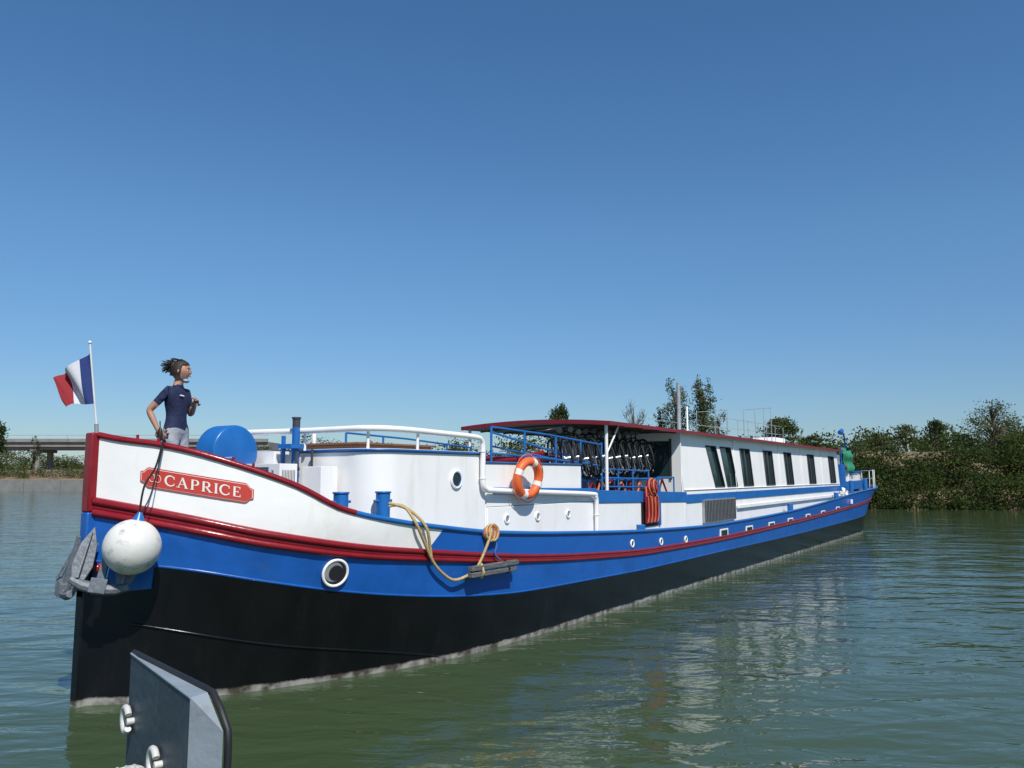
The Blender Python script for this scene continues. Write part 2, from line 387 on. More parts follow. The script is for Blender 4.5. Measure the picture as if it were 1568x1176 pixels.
for p in [(4.3,2.45),(4.3,2.1),(7.5,1.5)]: mb.ring(P(p[0],1.56,p[1]),(0,0,1),.037,.008,WHITE,16,6)
mb.build("white_pipe_rail",barge,angle=60)
mb=MB()
mb.box(P(2.9,-.5,2.44),P(4.3,.7,2.52),WOOD)
mb.box(P(2.85,-.55,2.52),P(4.35,.75,2.545),WOOD)
mb.tube([P(3.0,-.2,2.45),P(3.0,-.2,2.74)],.03,WHITE,8);mb.tube([P(3.0,-.2,2.70),P(3.0,-.2,2.76)],.045,GREYM,10)
mb.build("cabin_skylight",barge,bevel=.008)
mb=MB()
mb.tube([P(2.18,.38,1.7),P(2.18,.38,2.70)],.045,BLUE2,14)
mb.tube([P(2.18,.38,2.70),P(2.18,.38,2.80)],.045,FRAME,14);mb.tube([P(2.18,.38,2.80),P(2.18,.38,2.82)],.055,FRAME,14)
mb.tube([P(2.1,.26,1.7),P(2.1,.26,2.6)],.025,BLUE2,8)
mb.tube([P(2.28,.55,1.7),P(2.28,.55,2.45)],.015,FRAME,8)
mb.box(P(2.0,.28,2.45),P(2.2,.5,2.50),BLUE2);mb.tube(smooth_path([P(2.1,.5,2.4),P(2.0,.6,2.3),P(2.05,.58,2.2)],5),.02,FRAME,6)
mb.build("deck_pump",barge)
mb=MB()
mb.box(P(1.75,.02,1.7),P(2.0,.62,2.27),WHITE);mb.box(P(2.02,-.5,1.7),P(2.3,.2,2.42),WHITE);mb.box(P(2.05,.64,1.7),P(2.3,.95,2.24),WHITE)
for i in range(11): mb.box(P(1.735,.06,1.92+i*.030),P(1.749,.44,1.932+i*.030),FRAME)
mb.ring(P(1.735,.25,2.08),(-1,0,0),.15,.007,FRAME,24,5)
for i in range(9): mb.box(P(1.78+i*.022,.622,1.95),P(1.787+i*.022,.63,2.2),FRAME)
mb.box(P(1.735,.5,1.95),P(1.75,.53,2.2),GREYM)
mb.build("air_conditioner",barge,bevel=.006)
mb=MB()
c=Vector(P(1.62,.02,2.40))
mb.revolve(c,(0,1,0),[(-.02,.0),(-.02,.26),(-.005,.30),(.02,.31),(.30,.31),(.32,.29),(.32,0)],BLUE2,40)
mb.ring(c+Vector((0,.02,0)),(0,1,0),.3,.012,BLUE2,40,6)
mb.box(P(1.45,-.45,1.7),P(1.85,-.1,2.2),BLUE2)
mb.box(P(.95,-.75,1.7),P(1.3,-.2,2.38),BLUE2)
mb.tube([P(1.25,-.15,2.3),P(1.55,.1,2.33)],.03,BLUE2,8)
mb.build("windlass",barge,bevel=.01)
mb=MB()
for s in (1.90,2.42):
    t=hw(s,1.6)-.22
    mb.tube([P(s,t,1.5),P(s,t,1.95)],.08,BLUE2,18);mb.tube([P(s,t,1.945),P(s,t,1.965)],.092,BLUE2,18)
    mb.tube([P(s-.14,t,1.86),P(s+.14,t,1.86)],.018,BLUE2,8)
mb.tube([P(8.9,1.7,1.1),P(8.9,1.7,1.28)],.08,BLUE2,14)
mb.tube([P(18.9,1.7,1.1),P(18.9,1.7,1.36)],.08,BLUE2,14);mb.tube([P(24.9,1.7,1.3),P(24.9,1.7,1.56)],.08,BLUE2,14)
mb.build("bollards",barge,bevel=.006)
mb=MB()
def hawse(s,z,r):
    n=hn(s,z);n=(n+Vector((0,0,-.2))).normalized();c=hp(s,z,.012);tg=(hp(s+.05,z)-hp(s-.05,z)).normalized()
    mb.revolve(c,n,[(-.03,r*.9),(.012,r*.9)],DARK,30)
    mb.ring(c+n*.010,n,r*.94,.016,WHITE,32,8)
    mb.revolve(c+n*.0135-tg*r*.16+Vector((0,0,r*.08)),n,[(0,r*.72),(.004,r*.70)],GREYM,24)
    mb.revolve(c+n*.0185+tg*r*.02+Vector((0,0,r*.02)),n,[(0,r*.56),(.003,r*.54)],DARK,20)
hawse(1.77,1.14,.145)
for s,z in [(8.07,1.02),(9.28,.97),(10.47,.93)]:
    n=hn(s,z);c=hp(s,z);mb.ring(c+n*.004,n,.055,.016,WHITE,18,6);mb.revolve(c+n*.0,n,[(0,.05),(.008,.05)],GLASS,18)
for s,z in [(12.66,.90),(14.43,.87),(16.26,.87),(18.05,.89),(19.99,.92),(21.89,.95),(24.,1.0)]:
    z=z+.03
    z=min(z,RZ(s)-.14);c=hp(s,z)
    mb.box((c.x-.26,c.y-.012,z-.085),(c.x+.26,c.y+.03,z+.085),WHITE)
    mb.box((c.x-.19,c.y-.018,z-.055),(c.x+.19,c.y,z+.055),GLASS)
mb.build("hull_portholes",barge,bevel=.006)
# ---------------------------------------------------------------- canopy, aft cabin
mb=MB()
def roofz(t): return 3.12-.07*(t/1.55)**2
ts=np.linspace(-1.55,1.55,13)
def roof(s0,s1,dz,th,mtop,mbot,mb):
    o=len(mb.v);n=len(ts)
    for s in (s0,s1):
        for t in ts: mb.v.append(P(s,t,roofz(t)+dz))
        for t in ts: mb.v.append(P(s,t,roofz(t)+dz-th))
    for i in range(n-1):
        mb.face([o+i,o+i+1,o+2*n+i+1,o+2*n+i],mtop);mb.face([o+n+i,o+n+i+1,o+3*n+i+1,o+3*n+i],mbot)
        mb.face([o+i,o+i+1,o+n+i+1,o+n+i],mtop);mb.face([o+2*n+i,o+2*n+i+1,o+3*n+i+1,o+3*n+i],mtop)
    for q in (0,n-1): mb.face([o+q,o+2*n+q,o+3*n+q,o+n+q],mtop)
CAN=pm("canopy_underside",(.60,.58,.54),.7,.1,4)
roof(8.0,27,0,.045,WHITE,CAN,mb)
for sd in (1,-1):
    mb.box(P(7.98,1.552*sd,3.0),P(27.02,1.575*sd,3.062),REDR)
for i in range(len(ts)-1):
    a,b=ts[i],ts[i+1]
    mb.prism([P(7.97,a,roofz(a)-.06),P(7.97,b,roofz(b)-.06),P(7.97,b,roofz(b)+.012),P(7.97,a,roofz(a)+.012)],(.028,0,0),REDR)
for s in (8.6,9.4,10.2,11): 
    mb.tube([P(s,t,roofz(t)-.06) for t in ts],.018,WOOD,6)
for s,t in [(8.1,1.45),(8.1,-1.45)]:
    mb.tube([P(s,t,1.72),P(s,t,3.03)],.03,WHITE,8)
mb.tube([P(8.1,1.45,2.5),P(8.6,1.45,3.02)],.015,WHITE,6)
mb.build("canopy_roof",barge)
mb=MB()
wins=[(13.1,13.75,.42),(14.05,14.8,.30),(15.5,16.3,.1),(17.5,18.35,.05),(19.55,20.35,.05),(22.3,23.2,.0),(25.3,26.2,0)]
tb,tt=1.46,1.38
def cw(s,z,off=0.):
    f=(z-1.75)/(3.0-1.75);return Vector(P(s,tb+(tt-tb)*f+off,z))
for sd in (1,-1):
    z0,z1,zt,zb=1.74,3.03,2.80,1.88
    def q(pts,mat,off=0):
        v=[cw(s,z,off) for s,z in pts]
        for p in v: p.y*=sd
        mb.add(v,[tuple(range(len(v)))],mat)
    q([(11.5,z0),(26.8,z0),(26.8,zb),(11.5,zb)],WHITE);q([(11.5,zt),(26.8,zt),(26.8,z1),(11.5,z1)],WHITE)
    lb,lt=11.5,11.5
    for a,b,sl in wins:
        q([(lb,zb),(a+sl,zb),(a,zt),(lt,zt)],WHITE)
        lb,lt=b+sl,b
        q([(a+sl,zb),(b+sl,zb),(b,zt),(a,zt)],GLASS,-.05)
        for (p1,p2) in [((a+sl,zb),(b+sl,zb)),((b+sl,zb),(b,zt)),((b,zt),(a,zt)),((a,zt),(a+sl,zb))]:
            v=[cw(*p1),cw(*p2),cw(*p2,-.05),cw(*p1,-.05)]
            for p in v: p.y*=sd
            mb.add(v,[(0,1,2,3)],FRAME)
            v=[cw(*p1,.006),cw(*p2,.006)]
            for p in v: p.y*=sd
            mb.tube(v,.012,FRAME,6)
        v=[cw((a+b)/2+sl,zb,-.03),cw((a+b)/2,zt,-.03)]
        for p in v: p.y*=sd
        if sl<.2: mb.tube(v,.018,FRAME,6)
    q([(lb,zb),(26.8,zb),(26.8,zt),(lt,zt)],WHITE)
mb.box(P(26.78,-1.38,1.7),P(26.8,1.38,3.02),WHITE)
mb.box(P(11.5,-1.44,1.7),P(11.54,1.44,3.02),WHITE)
mb.box(P(11.485,.55,2.1),P(11.499,1.2,2.85),GLASS);mb.box(P(11.475,.5,2.05),P(11.484,.55,2.9),FRAME);mb.box(P(11.475,1.2,2.05),P(11.484,1.25,2.9),FRAME)
mb.box(P(11.48,-.5,1.75),P(11.499,.35,2.85),WOOD);mb.box(P(11.48,-1.2,2.1),P(11.499,-.6,2.85),GLASS)
mb.build("aft_cabin",barge,smooth=False)
mb=MB()
for s in (11.55,15.0,19,21.5,24.2): mb.tube([cw(s,1.76,.01),cw(s,3.0,.01)],.012,WHITE,6)
for z in (1.84,): mb.tube([cw(11.6,z,.012),cw(26.7,z,.012)],.014,WHITE,6)
mb.tube([P(15.1,0,3.1),P(15.1,0,4.5)],.05,GREYM,10);mb.tube([P(15.4,.1,3.1),P(15.4,.1,3.9)],.025,WHITE,8)
for s,t,h in [(18.5,.6,3.95),(19.6,.6,4.05),(20.5,.6,4.15),(21.3,.6,4.2),(18.5,-.8,3.95),(21.3,-.8,4.2)]:
    mb.tube([P(s,t,3.1),P(s,t,h+.1)],.012,GREYM,6)
mb.tube([P(18.5,.6,4.0),P(21.3,.6,4.25)],.010,GREYM,6);mb.tube([P(18.5,-.8,4.0),P(21.3,-.8,4.25)],.010,GREYM,6)
for z in (3.35,3.6): mb.tube([P(15.2,-.9,z),P(21.3,-.8,z+.05)],.009,GREYM,5);mb.tube([P(15.2,.9,z),P(21.3,.9,z+.05)],.009,GREYM,5)
for s in np.arange(15.2,21.5,.9): mb.tube([P(s,.9,3.08),P(s,.9,3.64)],.01,GREYM,5)
mb.box(P(16.8,-.5,3.12),P(18.4,.5,3.22),GREYM);mb.box(P(22.3,-.3,3.12),P(23.6,.4,3.38),WHITE);mb.box(P(24.5,-.4,3.12),P(26,.4,3.24),WHITE)
mb.build("cabin_roof_fittings",barge,bevel=.005)
# blue railings around open deck
mb=MB()
for t in (1.38,-1.38):
    for z in (2.42,2.78): mb.tube([P(4.75,t,z+.02),P(6.2,t,z-.02),P(8.05,t,z-.12)],.016,BLUE2,7)
    for s in (4.75,5.6,6.5,7.3,8.05): mb.tube([P(s,t,2.3 if s<7.15 else 1.75),P(s,t,2.8-.1*(s-4.75)/3.3)],.018,BLUE2,7)
for z in (1.95,2.1,2.25): mb.tube([P(8.05,1.42,z),P(9.9,1.42,z-.03)],.016,BLUE2,7)
for s in (8.6,9.2,9.9): mb.tube([P(s,1.42,1.75),P(s,1.42,2.25)],.018,BLUE2,7)
mb.tube([P(5.0,1.2,2.75),P(8.0,1.2,2.35)],.016,BLUE2,6);mb.tube([P(5.0,1.2,2.55),P(7.6,1.2,2.33)],.013,BLUE2,6)
for s,z in [(10.35,2.1),(11.2,2.1)]: mb.tube([P(s,1.4,1.7),P(s,1.4,z)],.016,BLUE2,7)
mb.tube([P(10.35,1.4,2.1),P(11.2,1.4,2.1)],.016,BLUE2,7)
for z,t in [(2.06,1.2),(2.06,.1),(2.06,-.5)]: mb.tube([P(6.9,t,z),P(11.0,t,z)],.02,BLUE2,7)
for s in np.arange(7.4,11.1,.5):
    mb.tube([P(s,1.2,1.72),P(s,1.2,2.06)],.012,BLUE2,6);mb.tube([P(s,-.3,1.72),P(s,-.3,2.06)],.012,BLUE2,6)
mb.build("blue_railings",barge,angle=60)
mb=MB()
for (a,b) in [((5.0,1.0,2.36),(7.0,1.1,2.42)),((5.2,.7,2.36),(6.9,.9,2.5))]:
    mb.tube(smooth_path([P(*a),P((a[0]+b[0])/2,a[1]+.15,a[2]+.02),P(*b)],5),.05,RED,8)
mb.box(P(5.3,-1,2.33),P(6.6,.4,2.42),WOOD)
mb.box(P(7.3,-.9,1.72),P(8.0,-.2,2.3),RUB);mb.box(P(9.6,-1.2,1.72),P(11.2,-.7,2.6),WOOD)
for k in range(9):
    s=7.6+.38*k;mb.tube(smooth_path([P(s,1.3,1.76),P(s+.12,1.33,1.95+.1*math.sin(k)),P(s+.3,1.28,2.0),P(s+.4,1.32,1.78)],5),.022,[RED,ROPEO][k%2],6)
mb.build("deck_furniture",barge,bevel=.01)
# ---------------------------------------------------------------- stern
mb=MB()
ng=10;o=len(mb.v)
for i in range(ng+1):
    for j in range(ng+1):
        u=i/ng;v=j/ng;mb.v.append(P(29.2+1.9*u+.08*math.sin(v*7),1.12+.05*math.sin(u*13+v*4)+.04*math.sin(v*11),2.3+(.92-.12*u+.04*math.sin(u*9))*v))
for i in range(ng):
    for j in range(ng): a=o+i*(ng+1)+j;mb.face([a,a+ng+1,a+ng+2,a+1],GREEN)
mb.tube([P(29.2,1.08,2.0),P(29.2,1.08,3.25)],.025,BLUE2,7);mb.tube([P(31.1,1.08,2.0),P(31.1,1.08,3.15)],.025,BLUE2,7)
mb.box(P(29.3,-.9,1.6),P(31.0,1.0,2.95),WHITE);mb.box(P(29.25,-.95,2.95),P(31.05,1.05,3.0),BLUE2)
mb.box(P(28.3,-1.1,1.6),P(29.2,1.2,2.3),WHITE)
slab(mb,[(31.2,-1.1),(31.2,1.3),(33.4,1.0),(34,.2),(33.4,-1.0)],1.6,2.25,WHITE)
slab(mb,[(31.15,-1.15),(31.15,1.35),(33.5,1.05),(34.1,.2),(33.5,-1.05)],2.252,2.32,BLUE2)
mb.box(P(27.6,.9,1.6),P(28.2,1.4,2.55),BLUE2)
mb.tube([P(28.7,.7,2.3),P(28.7,.7,2.75)],.14,RUB,12);mb.tube([P(28.3,1.3,2.4),P(28.35,1.3,2.48)],.14,RED,12)
mb.tube(smooth_path([P(31.5,.8,2.3),P(31.5,.8,3.2),P(31.1,.85,3.7),P(30.4,.9,3.95)],6),.035,BLUE2,8)
mb.tube([P(30.4,.9,3.95),P(30.0,.9,3.85)],.09,BLUE2,8)
for s in (31.6,32.5,33.4,34.2,34.9):
    t=RLf(s)-.1;mb.tube([P(s,t,1.6),P(s,t,2.35)],.018,WHITE,6);mb.tube([P(s,-t,1.6),P(s,-t,2.35)],.018,WHITE,6)
mb.tube([P(s,RLf(s)-.1,2.35) for s in (31.6,32.5,33.4,34.2,34.9)],.018,WHITE,6);mb.tube([P(s,RLf(s)-.1,2.0) for s in (31.6,32.5,33.4,34.2,34.9)],.014,WHITE,6)
for k in range(7): mb.ring(P(26.4+.0*k,1.7,1.55),(0,-1,.1*k),.12+.01*k,.015,WHITE,14,5)
mb.tube([P(27.3,1.75,1.5),P(27.3,1.75,1.95)],.08,BLUE2,10);mb.tube([P(30.3,1.7,1.55),P(30.3,1.7,2.0)],.09,BLUE2,10)
mb.tube([P(26,1.97,1.15),P(26,1.97,1.3)],.05,WHITE,10)
mb.build("stern_deckhouse",barge,bevel=.01)
# ---------------------------------------------------------------- fenders, anchors, ropes
def L2W(v): return Wd(v[0],-v[1],v[2])
FEND=pm("fender_white",(.66,.65,.60),.45,.06,5,.003,12,dirt=(.12,.14,.2),dirt_amt=.75,dscale=7)
mb=MB();bc=Vector((-3.47,7.46,1.49))
mb.sphere(bc,.25,FEND,36,22)
mb.revolve(bc+Vector((.035,.02,.235)),(.12,.05,1),[(0,.06),(.03,.045),(.055,.03),(.08,.02)],BLUE2,14)
top=L2W(hp(.36,2.46,.04))
mb.tube(smooth_path([bc+Vector((.04,.02,.3)),bc+Vector((.06,.05,.55)),bc.lerp(top,.75),top],6),.010,BLKR,6)
mb.tube(smooth_path([bc+Vector((.05,.02,.3)),bc.lerp(top,.5)+Vector((.03,0,0)),top+Vector((.01,0,.0))],6),.006,BLKR,6)
mb.build("fender_ball")
def anchor(name,loc,rot):
    mb=MB()
    mb.prism([(-.035,-.025,0),(.035,-.025,0),(.025,-.02,.50),(-.025,-.02,.50)],(0,.05,0),ANCH)
    mb.tube([(-.25,0,.01),(-.14,0,-.03),(0,0,-.045),(.14,0,-.03),(.25,0,.01)],[.035,.05,.055,.05,.035],ANCH,8)
    mb.box((-.07,-.06,-.08),(.07,.06,.05),ANCH)
    for sx in (1,-1):
        x=.19*sx
        pr=[(x-.05,.0,.0),(x-.09,.03,.14),(x-.07,.06,.34),(x+.0,.10,.50),(x+.07,.06,.34),(x+.09,.03,.14),(x+.05,.0,.0)]
        mb.prism(pr,(0,.035,-.008),ANCH)
        mb.prism([(x-.014,-.03,.03),(x+.014,-.03,.03),(x+.006,.07,.45),(x-.006,.07,.45)],(0,-.02,0),ANCH)
    o=mb.build(name,bevel=.004);o.location=loc;o.rotation_euler=rot;return o
anchor("anchor",(-3.74,7.44,1.16),(R(-8),R(10),R(14)))
anchor("anchor.001",(-4.25,7.80,1.08),(R(-10),R(10),R(-50)))
mb=MB()
for z0,z1,m in [(1.02,1.30,BLUE2)]:
    pts=[hp(s,z,.03) for s,z in [(.02,z0),(.35,z0+.05),(.35,z1),(.02,z1)]]
    mb.add(pts+[hp(s,z,0) for s,z in [(.02,z0),(.35,z0+.05),(.35,z1),(.02,z1)]],[(0,1,2,3),(0,1,5,4),(1,2,6,5),(2,3,7,6)],m)
p=hp(.06,1.27,.08);mb.sphere(p,.05,RED,12,8)
mb.build("anchor_pad",barge)
def rope(name,pts,r,mat,n=8,extra=None):
    mb=MB();path=smooth_path(pts,n);mb.tube(path,r,mat,7)
    if extra: extra(mb)
    return mb.build(name,angle=80)
p1=L2W(hp(3.5,.98,.09));p2=L2W(hp(4.4,.99,.09))
def rope_extra(mb):
    mb.tube(smooth_path([Wd(2.42,1.6,1.84),Wd(2.65,1.72,1.76),L2W(hp(2.78,1.57,.05)),L2W(hp(2.88,1.35,.05)),L2W(hp(2.92,1.2,.06))],6),.018,ROPEY,7)
    for k in range(-3,5):
        c=L2W(hp(3.93+.02*k,1.44,.02+.012*(k%3)))
        a=random.uniform(-.5,.5);mb.ring(c,NN+U*.25*a+Vector((0,0,.3*a)),.07+.015*(k%3),.014,(ROPEB,ROPEO,ROPEY)[k%3],16,6,up=(0,0,1))
    mb.tube(smooth_path([Wd(3.95,1.9,1.46),Wd(4.05,1.95,1.3),Wd(4.0,1.96,1.18),Wd(4.1,1.97,1.10)],5),.012,ROPEB,6)
rope("mooring_rope",[Wd(2.42,1.6,1.8),Wd(2.6,1.68,1.80),L2W(hp(2.62,1.63,.05)),L2W(hp(2.78,1.4,.06)),L2W(hp(2.95,1.16,.07)),L2W(hp(3.15,1.0,.07)),L2W(hp(3.33,.93,.08)),L2W(hp(3.6,1.0,.08)),L2W(hp(3.75,1.15,.07)),L2W(hp(3.9,1.45,.06)),Wd(3.95,1.87,1.50)],.018,ROPEY,extra=rope_extra)
PL=pm("weathered_timber",(.11,.11,.10),.85,.4,8,.01,30,stretch=(1,1,8))
mb=MB();d=(p2-p1).normalized();nrm=NN
for k in range(2):
    a=p1+Vector((0,0,.035-.075*k));mb.prism([a,a+nrm*.07,a+nrm*.07+Vector((0,0,.055)),a+Vector((0,0,.055))],(p2-p1)*(1-.05*k),PL)
mb.tube([p1+d*.2+nrm*.035+Vector((0,0,-.06)),p1+d*.2+nrm*.08+Vector((0,0,.0)),p1+d*.2+nrm*.035+Vector((0,0,.11))],.02,ROPEY,6)
mb.tube([p2-d*.2+nrm*.035+Vector((0,0,-.06)),p2-d*.2+nrm*.08+Vector((0,0,.0)),p2-d*.25+nrm*.03+Vector((0,0,.12))],.014,BLKR,6)
mb.build("plank_fender",bevel=.006)
mb=MB()
C=Vector((0,0,0));ax=Vector((0,-1,0))
for q in range(4):
    a0=q*math.pi/2+.16;a1=(q+1)*math.pi/2-.16
    mb.ring(C,ax,.235,.062,ORANGE,14,12,a0,a1,up=(0,0,1));mb.ring(C,ax,.235,.066,SIGNW,4,12,(q+1)*math.pi/2-.16,(q+1)*math.pi/2+.16,up=(0,0,1))
for q in range(4):
    a=q*math.pi/2+.785
    pts=[C+Vector((math.sin(b),0,math.cos(b)))*(.31+.035*math.sin((b-(a-.785))/1.57*math.pi)) for b in np.linspace(a-.785,a+.785,9)]
    mb.tube(pts,.008,ROPEO,6)
lr=mb.build("life_ring",angle=60);lr.location=Wd(5.25,1.66,2.10);lr.rotation_euler=(R(6),R(20),HEAD-R(4))
# bicycles
BIKE=[pm("bike_frame_black",(.02,.02,.022),.3),pm("tyre",(.012,.012,.012),.8),pm("bike_chrome",(.6,.6,.6),.3,metal=.6)]
mb=MB()
for x in (0,1.02):
    mb.ring((x,0,0),(0,1,0),.33,.023,BIKE[1],36,8);mb.ring((x,0,0),(0,1,0),.302,.010,BIKE[2],36,6)
    mb.tube([(x,-.05,0),(x,.05,0)],.025,BIKE[2],8)
    for k in range(16):
        a=k*math.pi/8;mb.tube([(x,.02*(-1)**k,0),(x+.3*math.cos(a),0,.3*math.sin(a))],.0015,BIKE[2],3,cap=False)
    mb.ring((x,0,0),(0,1,0),.36,.014,BIKE[0],14,5,a0=.2,a1=2.2,up=(1,0,0))
F=[((1.02,0,0),(.92,0,.42)),((.92,0,.42),(.45,0,-.05)),((.9,0,.36),(.35,0,.38)),((.45,0,-.05),(.3,0,.47)),((.45,0,-.05),(0,0,0)),((0,0,0),(.34,0,.36)),((.92,0,.42),(.89,0,.52))]
for a,b in F: mb.tube([a,b],.017,BIKE[0],7)
mb.tube([(.82,-.26,.53),(.89,-.1,.52),(.89,.1,.52),(.82,.26,.53)],.012,BIKE[0],6)
mb.tube([(.2,0,.48),(.42,0,.48)],[.05,.02],BIKE[0],8);mb.ring((.45,.03,-.05),(0,1,0),.09,.006,BIKE[2],18,5)
b0=mb.build("bicycle",angle=60)
bl=[b0]+[bpy.data.objects.new("bicycle",b0.data) for _ in range(10)]
for i,b in enumerate(bl):
    if i: COL.objects.link(b)
    s=7.15+i*.31;b.location=Wd(s,1.22,2.42+.02*math.sin(i*2.1)+.008*i);b.scale=(.97,.97,.97)
    b.rotation_euler=(R(-10+3*math.sin(i)),R(-1),math.atan2(-NN.y,-NN.x)-R(46+4*math.sin(i*1.7)))
# flag
mb=MB();FP=pm("flagpole_white",(.7,.7,.7),.4)
pb=Wd(.02,0,2.5);pt=Wd(-.10,-.02,3.43)
mb.tube([pb,pt],.010,FP,8);mb.sphere(pt,.018,FP,10,6)
mb.tube([Wd(.03,0,2.3),pb.lerp(pt,.15)],.02,GREYM,8)
FB=pm("flag_blue",(.015,.035,.16),.8,.1,30);FW=pm("flag_white",(.62,.62,.66),.8,.04,30);FR=pm("flag_red",(.26,.012,.02),.8,.1,30)
nu,nv=36,16;o=len(mb.v);left=Vector((-.93,.15,0)).normalized();back=Vector((.15,.93,0))
ht=pb.lerp(pt,.90);hb=pb.lerp(pt,.36)
for i in range(nu+1):
    for j in range(nv+1):
        u=i/nu;v=j/nv
        base=ht.lerp(hb,v)
        drop=-.27*u**1.15*(1-.95*v)
        dx=.385*u*(1-.22*v)-.02*math.sin(u*7)
        w=.055*math.sin(u*10+v*2.6)*u**.5+.02*math.sin(u*19+v*5)*u
        mb.v.append(tuple(base+left*dx+back*w+Vector((0,0,drop+.02*math.sin(u*8+v*3)*u))))
for i in range(nu):
    for j in range(nv):
        a=o+i*(nv+1)+j;mb.face([a,a+nv+1,a+nv+2,a+1],FB if i<nu/3 else FW if i<2*nu/3 else FR)
mb.build("french_flag",angle=80)
# ---------------------------------------------------------------- people
SKIN=pm("skin",(.40,.21,.135),.55,.06,20);HAIR=pm("dark_hair",(.022,.013,.009),.6,.4,60,.004,150)
EYEW=pm("eye_white",(.7,.7,.7),.3);EYEB=pm("eye_dark",(.02,.012,.01),.2);LIP=pm("lips",(.35,.11,.09),.5);MASK=pm("face_mask",(.26,.36,.44),.8)
def skin_obj(verts,edges,radii,root,sub=2):
    me=bpy.data.meshes.new("tmp");me.from_pydata(verts,edges,[])
    ob=bpy.data.objects.new("tmp",me);COL.objects.link(ob)
    ob.modifiers.new("skin",'SKIN');ob.modifiers["skin"].use_smooth_shade=True
    bm=bmesh.new();bm.from_mesh(me);ly=bm.verts.layers.skin.verify();bm.verts.ensure_lookup_table()
    for i,v in enumerate(bm.verts):
        v[ly].radius=radii[i] if hasattr(radii[i],'__len__') else (radii[i],radii[i]);v[ly].use_root=(i==root)
    bm.to_mesh(me);bm.free()
    s=ob.modifiers.new("sub",'SUBSURF');s.levels=sub;s.render_levels=sub
    bpy.context.view_layer.update();dg=bpy.context.evaluated_depsgraph_get()
    out=bpy.data.meshes.new_from_object(ob.evaluated_get(dg));bpy.data.objects.remove(ob);return out
